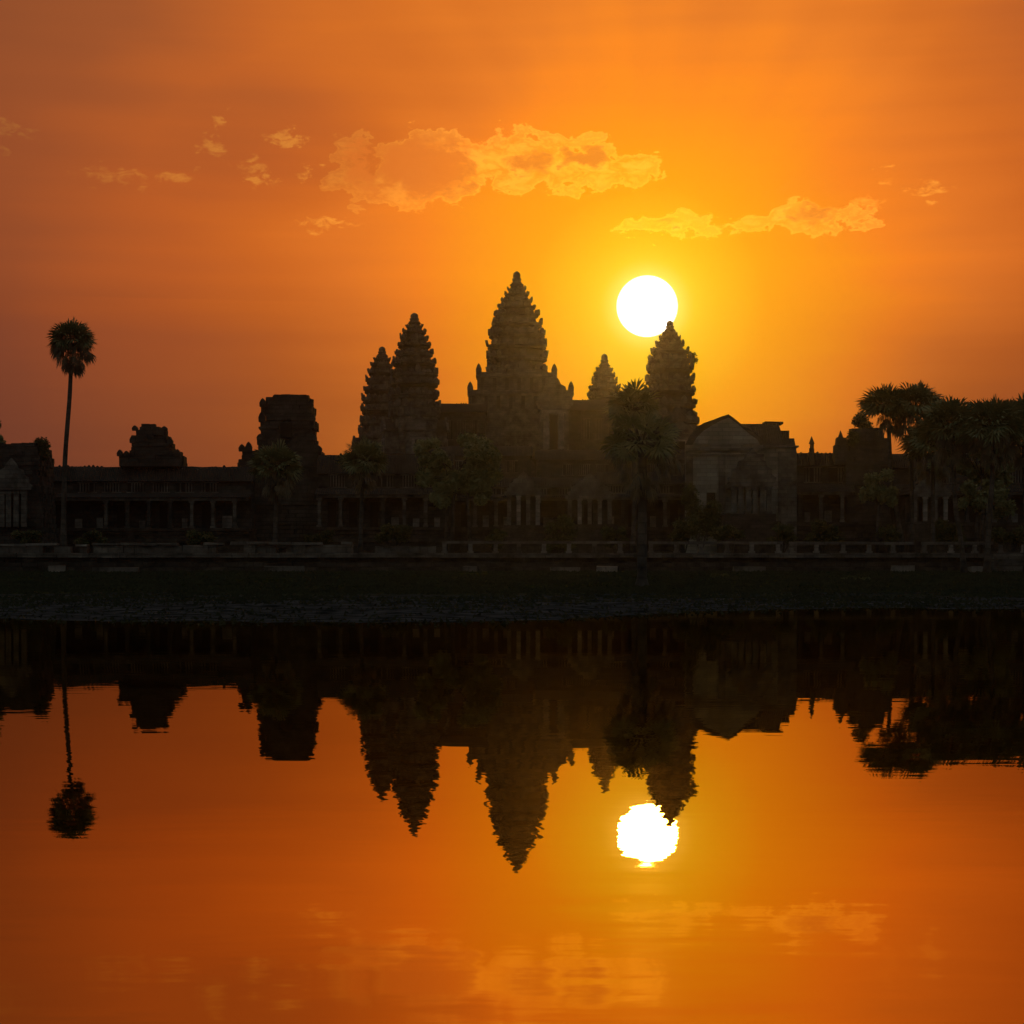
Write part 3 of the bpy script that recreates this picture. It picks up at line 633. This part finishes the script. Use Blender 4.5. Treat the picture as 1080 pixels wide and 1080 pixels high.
# ------------------------------------------------------------ small pavilions in front of the middle galleries
def pavilion(label, x0, x1, D, y_top, y_roof, y_floor, posts, seed):
    global R
    R = random.Random(seed); T = thing('porch_pavilion', label, 'pavilion', (XX((x0+x1)/2, D), D, TG), 'porches along the middle galleries')
    X0, X1 = XX(x0, D), XX(x1, D); zf, zr, zt_ = ZZ(y_floor, D), ZZ(y_roof, D), ZZ(y_top, D)
    b = MB(); b.box(X0-.5, X1+.5, D-.9, D+6, TG, zf-.3, .02); b.box(X0-.3, X1+.3, D-.6, D+6, zf-.3, zf, .02); b.build('plinth', LAT, T)
    for i in range(posts):
        c = X0+.3+(X1-X0-.6)*i/(posts-1); b = MB(); b.box(c-.22, c+.22, D-.2, D+.24, zf, zr, .015); b.box(c-.3, c+.3, D-.28, D+.32, zr-.22, zr-.003, .01); b.build('pillar', STONE_P if i % 2 else STONE, T)
    b = MB(); b.box(X0-.2, X1+.2, D-.35, D+.4, zr, zr+.4, .02); b.build('lintel', STONE, T)
    b = MB(); b.prism(pediment_pts((X0+X1)/2, zr+.38, (X1-X0)*.95, zt_-zr-.4), D-.3, D+.3); b.build('pediment', STONE, T)
    b = MB(); w_ = X1-X0; c = (X0+X1)/2; b.prism([(X0-.1, zr+.38), (X1+.1, zr+.38), (c+w_*.36, zr+.4+(zt_-zr)*.45), (c, zr+(zt_-zr)*.85), (c-w_*.36, zr+.4+(zt_-zr)*.45)], D+.3, D+7); b.build('roof', ROOF, T)
    b = MB(); b.box(X0+.1, X1-.1, D+3.5, D+4, zf, zr, .0); b.build('wall', STONE_D, T)
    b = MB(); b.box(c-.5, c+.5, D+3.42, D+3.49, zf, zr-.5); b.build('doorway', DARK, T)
pavilion('little porch with pediment just right of the leafy broad tree', 534, 570, 209, 498, 522, 554, 4, 61)
pavilion('four-posted porch between the round bush and the waterside palm', 598, 646, 208, 500, 526, 553, 5, 62)
pavilion('little porch at right behind the curved palm trunk', 962, 1000, 208, 500, 524, 550, 4, 63)

# ------------------------------------------------------------ terrace wall, balustrades, stones
R = random.Random(71); D = 147
TW = thing('terrace_wall', 'long stepped laterite terrace wall below the temple', 'terrace wall', (0, D, .6))
def courses(b, X0, X1, yf, z0, z1, dep, lo=.7, hi=1.7, j=.025, miss=.02, off=.10):
    x = X0
    while x < X1:
        L = R.uniform(lo, hi); o = R.uniform(-off, off)
        if R.random() > miss: b.box(x, min(x+L, X1)-.025, yf+o, yf+dep, z0, z1+R.uniform(-.03, .012), j)
        x += L
zs = [(.55, 1.05, 145.6, 'wall_footing', LAT), (1.05, 1.42, 146.3, 'wall_course', LAT), (1.42, 1.78, 146.75, 'wall_course', LAT), (1.78, 2.14, 146.4, 'wall_coping', STONE)]
for z0, z1, yf, nm, mt in zs:
    b = MB(); b.box(-165, 165, yf+.14, 150.2, z0, z1-.05); courses(b, -165, 165, yf, z0, z1-.006, .6); b.build(nm, mt, TW)
# balustrade on the right: rail on short posts
def balustrade(label, x0, x1, y_rail, seed, sp=1.95, miss=.05):
    global R
    R = random.Random(seed); D = 147.6; X0, X1 = XX(x0, D), XX(x1, D); T = thing('stone_balustrade', label, 'balustrade', ((X0+X1)/2, D, 2.14), 'balustrade runs on the terrace edge')
    zr = ZZ(y_rail, D); x = X0+.2
    xx = X0
    while xx < X1:
        L = R.uniform(1.6, 3.4); e = min(xx+L, X1)
        if R.random() > miss: b = MB(); b.box(xx, e-.04, D-.17, D+.17, zr-.22, zr, .02); b.build('rail', STONE, T)
        xx += L
    while x < X1:
        b = MB(); b.box(x-.16, x+.16, D-.15, D+.15, 2.1, zr-.22, .015); b.box(x-.24, x+.24, D-.2, D+.2, 2.1, 2.3, .01); b.build('post', STONE_P if R.random() < .6 else STONE, T)
        x += sp*R.uniform(.93, 1.07)
balustrade('balustrade run in the middle, from the broad tree to the waterside palm', 466, 670, 570.5, 72)
balustrade('balustrade run right of the waterside palm, below the pediment hall', 684, 826, 571, 73)
balustrade('balustrade run under the bush-topped ruin and the curved palm', 832, 964, 571.5, 74)
balustrade('balustrade run at right, below the palm clump', 972, 1120, 571.5, 75, miss=.2)
# blocky parapet on the left, laid with recessed panels
def parapet(label, x0, x1, yt, seed, miss):
    global R
    R = random.Random(seed); D = 147.3; X0, X1 = XX(x0, D), XX(x1, D); T = thing('stone_parapet', label, 'parapet', ((X0+X1)/2, D, 2.14), 'block parapets on the terrace edge')
    b = MB(); z1 = ZZ(yt, D); courses(b, X0, X1, D, 2.1, 2.1+(z1-2.1)*.72, .8, .6, 1.5, .03, miss, .14); b.build('block_course', STONE, T)
    x = X0
    while x < X1:
        L = min(R.uniform(1.0, 2.6), X1-x)
        if R.random() > miss*2.2: b = MB(); b.box(x, x+L-.03, D-.12+R.uniform(-.1, .1), D+.95, 2.1+(z1-2.1)*.75, z1+R.uniform(-.09, .03), .05); b.build('coping', STONE if R.random() < .7 else STONE_P, T)
        x += L
parapet('broken block parapet at far left under the gate pavilion', -30, 92, 573, 81, .16)
parapet('block parapet at left, between the tall palm and the flat-topped ruin', 98, 236, 572, 82, .12)
parapet('block parapet with flat coping in front of the flat-topped ruined tower', 243, 372, 571.5, 83, .10)
parapet('gappy block parapet left of the broad tree', 378, 460, 573, 84, .28)
# fallen blocks
def block(label, px_, py_, D, L, h, rot, seed, n=1):
    global R
    R = random.Random(seed); x = XX(px_, D); z = gz(x, D); b = MB()
    b.box(x-L/2, x+L/2, D-.35, D+.35, z-.12, z+h, .05, rot)
    o = b.build('fallen_block', STONE_P if seed % 2 else STONE); o.location = (0, 0, 0)
    # put the origin at the block's base
    for v in o.data.vertices: v.co -= Vector((x, D, z))
    o.location = (x, D, z); tag(o, label, 'stone block', 'fallen stone blocks')
for i, (lab, px_, D, L, h, ro) in enumerate([
    ('long pale fallen slab on the grass below the left parapet', 122, 139, 3.3, .34, .02), ('short fallen block just left of the waterside palm wall foot', 640, 141, 1.5, .40, -.1),
    ('low fallen slab at the wall foot below the flat-topped ruined tower', 300, 143, 3.0, .42, .0), ('squat fallen block at the wall foot under the tall left palm', 60, 141, 1.2, .45, .3),
    ('fallen slab at the wall foot below the round bush', 596, 143, 2.2, .38, .05), ('tilted fallen block at the wall foot below the curved palm', 952, 141, 1.6, .5, .2),
    ('small fallen block at the wall foot below the broad tree', 496, 142.5, 1.0, .42, -.2), ('fallen block near the right edge, at the foot of the palms', 1030, 138, 1.3, .4, .4),
    ('fallen slab below the pediment hall at the wall foot', 790, 143, 2.4, .36, .0)]):
    block(lab, px_, 0, D, L, h, ro, 90+i)

# stone stair block right of the palms
R = random.Random(101); T = thing('stone_stair', 'low stone steps at the right edge of the terrace', 'steps', (XX(1066, 144), 144, .7))
for i in range(6):
    b = MB(); b.box(XX(1052, 144), XX(1100, 144), 143.2+.38*i, 146.2, .6+.26*i, .6+.26*(i+1)-.01, .015); b.build('step', STONE, T)

# ------------------------------------------------------------ plants
def fan(b, base, d, r, seed_r, droop=.15, blades=17, spread=1.9):
    """fan-shaped palm leaf: stalk end at base, pleated blades around direction d"""
    d = Vector(d).normalized(); ref = Vector((0, 0, 1)) if abs(d.z) < .9 else Vector((1, 0, 0))
    u = d.cross(ref).normalized(); w = u.cross(d).normalized()
    tw = seed_r.uniform(-.9, .9); u, w = u*math.cos(tw)+w*math.sin(tw), w*math.cos(tw)-u*math.sin(tw)
    for i in range(blades):
        a = (i/(blades-1)-.5)*2*spread; L = r*(1-.16*abs(a)/spread)*seed_r.uniform(.86, 1.05)
        dr = d*math.cos(a)+u*math.sin(a); sd = (u*math.cos(a)-d*math.sin(a))
        wd = r*.115; mid = base+dr*L*.62+w*(.05*r*(1 if i % 2 else -1)); tip = base+dr*L+Vector((0, 0, -droop*L*seed_r.uniform(.3, 1.4)))
        b.add([base, mid-sd*wd*.55, mid+sd*wd*.55, tip], [(0, 1, 3, 2)])
def palm(label, base, path_px, D, crown, skirt=None, seed=1, trunk_r=.2, leaves=38, leaf_r=None, group='sugar palms', gap=0.0):
    rr = random.Random(seed); cx_, cy_, rx, ry = crown
    pts = [Vector(base)]+[P(a, c, D) for a, c in path_px]
    T = thing('palm_tree', label, 'palm', tuple(base), group)
    path = []
    for a, c in zip(pts, pts[1:]):
        for q in range(5): path.append(a.lerp(c, q/5))
    path.append(pts[-1]); top = pts[-1]
    # smooth the corners
    for _ in range(3): path = [path[0]]+[(path[i-1]+path[i]*2+path[i+1])/4 for i in range(1, len(path)-1)]+[path[-1]]
    n = len(path); b = MB(); b.tube(path, [trunk_r*(1.45-.55*min(1, i/(n*.2)))*(1-.25*i/n)*rr.uniform(.96, 1.04) for i in range(n)], 10); b.build('trunk', BARK, T, smooth=True)
    c = P(cx_, cy_, D); Rx, Rz = rx*D/F, ry*D/F; lr = leaf_r or Rx*.52
    b = MB(); st = MB()
    for i in range(leaves):
        th = i*2.39996+rr.uniform(-.3, .3); zz = 1-1.45*(i+.5)/leaves
        h = math.sqrt(max(0, 1-zz*zz)); d = Vector((h*math.cos(th), h*math.sin(th), zz))
        if gap and abs(zz+.02) < gap and rr.random() < .85: continue
        st_len = rr.uniform(.40, .62)
        s_ = Vector((d.x*Rx*st_len, d.y*Rx*st_len, d.z*Rz*st_len)); q = c+s_
        st.tube([top.lerp(c, .6), q], [.035, .025], 4)
        fan(b, q, d+Vector((0, 0, -.1)), lr*rr.uniform(.8, 1.1), rr, droop=.16)
    b.build('crown', LEAF, T); st.build('leaf_stalks', BARK, T)
    if skirt:
        sx_, sy_, srx, sry, ns = skirt; sc = P(sx_, sy_, D); b = MB(); Sx, Sz = srx*D/F, sry*D/F
        for i in range(ns):
            th = i*2.39996; zz = rr.uniform(-.9, .75); h = math.sqrt(1-zz*zz)*rr.uniform(.5, 1)*(.62+.42*(zz+.9))
            q = sc+Vector((h*math.cos(th)*Sx*.62, h*math.sin(th)*Sx*.62, zz*Sz*.7))
            fan(b, q, Vector((math.cos(th)*.45, math.sin(th)*.45, -1)), lr*rr.uniform(.6, .9), rr, droop=.25, blades=11, spread=.9)
        b.build('dead_fronds', DEAD, T)
    return T
def gb_(px_, D): x = XX(px_, D); return (x, D, gz(x, D)-.1)
palm('very tall lone sugar palm at left, rising high above the gallery roof', gb_(67, 165), [(67, 540), (68.5, 480), (73.5, 420), (75, 385)], 165, (75, 357, 27, 19), (76, 374, 30, 23, 90), seed=201, trunk_r=.26, leaves=70, leaf_r=1.2, gap=.05)
palm('lone sugar palm standing by the water below the sun', gb_(677, 79), [(677, 600), (678, 500), (677, 474)], 79, (677, 466, 56, 40), (679, 488, 56, 44, 42), seed=202, trunk_r=.24, leaves=34, leaf_r=.85)
palm('taller sugar palm just behind the waterside palm, spiky head above it', gb_(668, 168), [(669, 520), (668, 440)], 168, (667, 430, 30, 26), (667, 448, 24, 20, 26), seed=203, trunk_r=.24, leaves=40, leaf_r=1.6)
palm('sugar palm in front of the flat-topped ruined tower', gb_(290, 156), [(291, 540), (292, 498)], 156, (292, 492, 33, 26), (292, 506, 28, 20, 34), seed=204, trunk_r=.22, leaves=60, leaf_r=1.25)
palm('sugar palm at the foot of the left towers', gb_(380, 158), [(381, 540), (383, 494)], 158, (384, 486, 28, 26), (385, 500, 24, 18, 30), seed=205, trunk_r=.2, leaves=58, leaf_r=1.15)
palm('curved palm on the left side of the right-hand clump, broad head', gb_(952, 160), [(948, 550), (940, 510), (937, 445)], 160, (932, 427, 27, 20), (938, 442, 17, 12, 22), seed=206, trunk_r=.24, leaves=64, leaf_r=1.35)
palm('straight palm beside the curved one, head rising highest of the clump', gb_(962, 160), [(962, 530), (960, 450)], 160, (966, 428, 33, 23), (962, 448, 24, 20, 34), seed=207, trunk_r=.22, leaves=72, leaf_r=1.5)
palm('palm with a bent foot in the middle of the right-hand clump', gb_(1017, 136), [(1014, 572), (1007, 535), (1005, 460)], 136, (1003, 448, 35, 31), (1004, 466, 28, 24, 36), seed=208, trunk_r=.22, leaves=80, leaf_r=1.35)
palm('pale-trunked palm leaning right near the right edge', gb_(1041, 134), [(1042, 570), (1047, 500), (1048, 460)], 134, (1045, 450, 38, 32), (1047, 468, 30, 26, 40), seed=209, trunk_r=.24, leaves=84, leaf_r=1.4)
palm('palm cut off by the right edge of the view', gb_(1083, 140), [(1082, 560), (1080, 470)], 140, (1077, 450, 32, 33), (1079, 468, 26, 24, 28), seed=210, trunk_r=.24, leaves=66, leaf_r=1.4)
palm('short palm filling the gap low in the right-hand clump', gb_(984, 158), [(984, 540), (984, 480)], 158, (984, 468, 36, 32), (984, 488, 26, 22, 26), seed=211, trunk_r=.22, leaves=70, leaf_r=1.6)

def foliage(b, blobs, n, leaf, rr):
    for i in range(n):
        c, r = blobs[int(rr.random()*len(blobs))]
        while True:
            q = Vector((rr.uniform(-1, 1), rr.uniform(-1, 1), rr.uniform(-1, 1)))
            if .25 < q.length < 1: break
        q = q*(.55+.45*rr.random()); p = Vector(c)+Vector((q.x*r[0], q.y*r[1], q.z*r[2]))
        a = Vector((rr.gauss(0, 1), rr.gauss(0, 1), rr.gauss(0, .7))).normalized(); o = a.cross(Vector((rr.gauss(0, 1), rr.gauss(0, 1), rr.gauss(0, 1)))).normalized()
        L = leaf*rr.uniform(.6, 1.3); b.add([p-a*L, p+o*L*.42, p+a*L, p-o*L*.42], [(0, 1, 2, 3)])
def tree(label, D, trunks, blobs_px, n, leaf, seed, name='broadleaf_tree', cat='tree', matl=None, group=None, ground=None):
    rr = random.Random(seed); bx_ = trunks[0][0][0]; x = XX(bx_, D); z = ground if ground is not None else gz(x, D)
    T = thing(name, label, cat, (x, D, z), group); blobs = []
    for (px_, py_, rp, rq) in blobs_px:
        k = D/F; base = P(px_, py_, D+rr.uniform(-1, 1)*rp*k*.5)
        for s_ in range(7):
            o = Vector((rr.uniform(-.6, .6)*rp*k, rr.uniform(-.6, .6)*rp*k, rr.uniform(-.6, .6)*rq*k)); f = rr.uniform(.32, .55)
            blobs.append((base+o, (rp*k*f, rp*k*f, rq*k*f)))
    for tr in trunks:
        pts = [P(a, c, D) for a, c in tr]; pts[0].z = z-.1
        b = MB(); b.tube(pts, [.17*(1-.5*i/len(pts)) for i in range(len(pts))], 8)
        top = pts[-1]
        for c, r in rr.sample(blobs, min(5, len(blobs))): b.tube([top.lerp(pts[-2], rr.uniform(0, .4)), top.lerp(c, .5)+Vector((0, 0, -.1)), c], [.07, .05, .02], 5)
        b.build('trunk', BARK, T, smooth=True)
    b = MB(); foliage(b, blobs, n, leaf, rr); b.build('crown', matl or LEAF2, T)
    return T
tree('broad leafy tree with three thin trunks in front of the temple centre', 157, [[(470, 570), (472, 530), (474, 500)], [(477, 570), (478, 530), (482, 498)], [(496, 570), (494, 540), (492, 505)]],
     [(486, 478, 36, 24), (462, 492, 24, 24), (508, 494, 24, 26), (487, 510, 30, 22), (470, 520, 18, 16), (505, 520, 18, 16), (452, 478, 18, 18), (516, 478, 16, 18)], 24000, .2, 301)
tree('dark rounded tree standing behind the palms at the right edge', 170, [[(1035, 580), (1036, 540), (1036, 500)]], [(1030, 462, 34, 34), (1062, 462, 30, 36), (1000, 470, 28, 34), (1045, 500, 40, 24)], 16000, .24, 305)
tree('dark tree cut off by the left edge behind the gate pavilion', 206, [[(-8, 560), (-8, 500), (-7, 465)]], [(-9, 452, 13, 20), (-12, 475, 22, 22), (-3, 470, 8, 14)], 5000, .22, 302)
tree('small tree with an open crown between the two right-hand palm trunks and the ruin', 158, [[(925, 580), (926, 550), (927, 530)]], [(925, 512, 17, 18), (936, 525, 12, 12), (915, 520, 10, 12)], 4200, .17, 303)
tree('small bushy tree at the right behind the pale-trunked palm', 162, [[(1030, 580), (1030, 555), (1031, 540)]], [(1025, 525, 20, 18), (1060, 530, 22, 20), (1045, 515, 16, 12)], 5500, .18, 304)
# shrubs rooted on masonry
def shrub_on(label, pos, r, n, seed, leaf=.2):
    rr = random.Random(seed); T = thing('wall_shrub', label, 'shrub', tuple(pos), 'shrubs growing on masonry'); b = MB()
    blobs = [(Vector(pos)+Vector((rr.uniform(-.5, .5)*r, rr.uniform(-.3, .3)*r, rr.uniform(.0, .9)*r)), (r*.45,)*3) for _ in range(6)]
    for c, q in blobs[:4]: b.tube([Vector(pos)-Vector((0, 0, .3)), c], [.06, .02], 4)
    b.build('stem', BARK, T); b = MB(); foliage(b, blobs, n, leaf, rr); b.build('crown', BUSH, T)
shrub_on('small shrub sprouting from the right flank of the tower under the sun', P(730, 381, 391), 1.9, 500, 311, .3)
shrub_on('leafy shrub on the right corner of the left gate pavilion', P(43, 481, 201), 1.6, 900, 312, .2)
shrub_on('bush growing on the flat top of the square ruined block', P(909, 452, 218), 1.7, 1100, 313, .2)
shrub_on('low bush trailing off the left corner of the square ruined block', P(901, 466, 216.5), 1.2, 700, 314, .18)
# bushes on the terrace and along the wall
bl = [('round bush between the little porch and the four-posted porch', 588, 157, 560, 24, 22), ('low bush at the foot of the broad tree', 520, 158, 566, 17, 12), ('dark bush right of the waterside palm', 722, 160, 556, 22, 22),
      ('tall dark bush screening the foot of the pediment hall left corner', 738, 166, 530, 27, 36), ('wide bush below the columned porch of the pediment hall', 772, 162, 562, 26, 12), ('low bush under the hall right corner', 826, 160, 562, 20, 13), ('dark hedge-like bush below the gallery with finials', 868, 162, 558, 24, 16),
      ('bush at the foot of the curved palm', 936, 158, 563, 17, 14), ('bush behind the bent-footed palm', 1000, 160, 560, 24, 18), ('bush low at the right edge', 1066, 158, 562, 26, 18),
      ('low bush in front of the left gallery, near the tall palm', 96, 160, 566, 20, 9), ('low bush left of the flat-topped ruin', 212, 160, 566, 22, 9), ('low bush right of the palm before the flat-topped ruin', 334, 160, 566, 20, 10),
      ('bush below the left towers', 415, 160, 562, 24, 14), ('small bush at the far left below the gate pavilion', 28, 160, 565, 18, 10), ('bush between the four-posted porch and the waterside palm', 650, 158, 563, 18, 14),
      ('weedy bush on the bank right of the waterside palm', 905, 96, 612, 20, 6), ('tuft-like bush on the bank below the hall', 760, 110, 608, 12, 4)]
for i, (lab, px_, D, py_, rx, ry) in enumerate(bl):
    x = XX(px_, D); z = gz(x, D); rr = random.Random(400+i); T = thing('bush', lab, 'bush', (x, D, z), 'bushes on the terrace and bank'); k = D/F
    blobs = [(P(px_+rr.uniform(-.6, .6)*rx, py_+rr.uniform(-.4, .7)*ry, D+rr.uniform(-.6, .6)), (rx*k*.42, rx*k*.42, ry*k*.5)) for _ in range(8)]
    b = MB()
    for c, r in blobs: b.tube([Vector((x, D, z-.05)), c], [.04, .02], 4)
    b.build('stem', BARK, T); b = MB(); foliage(b, blobs, int(90*rx*(1.6 if ry > 30 else 1)), .15 if D > 120 else .08, rr); b.build('crown', BUSH, T)

# reeds, water plants and short grass: nobody could count these
rr = random.Random(500); b = MB()
for i in range(16000):
    x = rr.uniform(-19, 19)*1.6; s_ = shore(x); y = s_-2.5*rr.random()**2+abs(rr.gauss(0, 1))*14*(1 if rr.random() < .8 else .1)
    if y > 75 or rr.random() < .35+.9*noise.noise((x*.35, y*.28, 3)): continue
    z = max(gz(x, y), 0); h = rr.uniform(.015, .06); a = rr.uniform(0, math.pi); w_ = rr.uniform(.02, .06)
    dx, dy = math.cos(a)*w_, math.sin(a)*w_
    b.add([(x-dx, y-dy, z-.01), (x+dx, y+dy, z-.01), (x+dx*.4+rr.uniform(-.05, .05), y, z+h)], [(0, 1, 2)])
o = b.build('shore_plants', GRASS); o['kind'] = 'stuff'
rr = random.Random(501); b = MB()
for i in range(60000):
    y = 34+111.5*rr.random()**1.15; x = rr.uniform(-.33, .33)*y
    if y < shore(x)+1 or rr.random() < .35+.9*noise.noise((x*.2, y*.1, 5))+max(0, (62-y)/60): continue
    z = gz(x, y); h = rr.uniform(.05, .16)*min(1, y/90); w_ = rr.uniform(.05, .14)*min(1, y/90)
    b.add([(x-w_, y, z-.01), (x+w_, y, z-.01), (x+rr.uniform(-.08, .08), y, z+h)], [(0, 1, 2)])
o = b.build('grass', GRASS); o['kind'] = 'stuff'

# ------------------------------------------------------------ haze
HM = bpy.data.materials.new('haze_air'); HM.use_nodes = True; t = HM.node_tree; t.nodes.clear()
pv = node(t, 'ShaderNodeVolumePrincipled'); pv.inputs['Density'].default_value = .00009; pv.inputs['Anisotropy'].default_value = .93; pv.inputs['Color'].default_value = (.95, .90, .82, 1)
ho = node(t, 'ShaderNodeOutputMaterial'); t.links.new(pv.outputs[0], ho.inputs['Volume'])
b = MB(); b.box(-580, 580, -64, 900, -2.2, 72); o = b.build('haze', HM); o['kind'] = 'stuff'
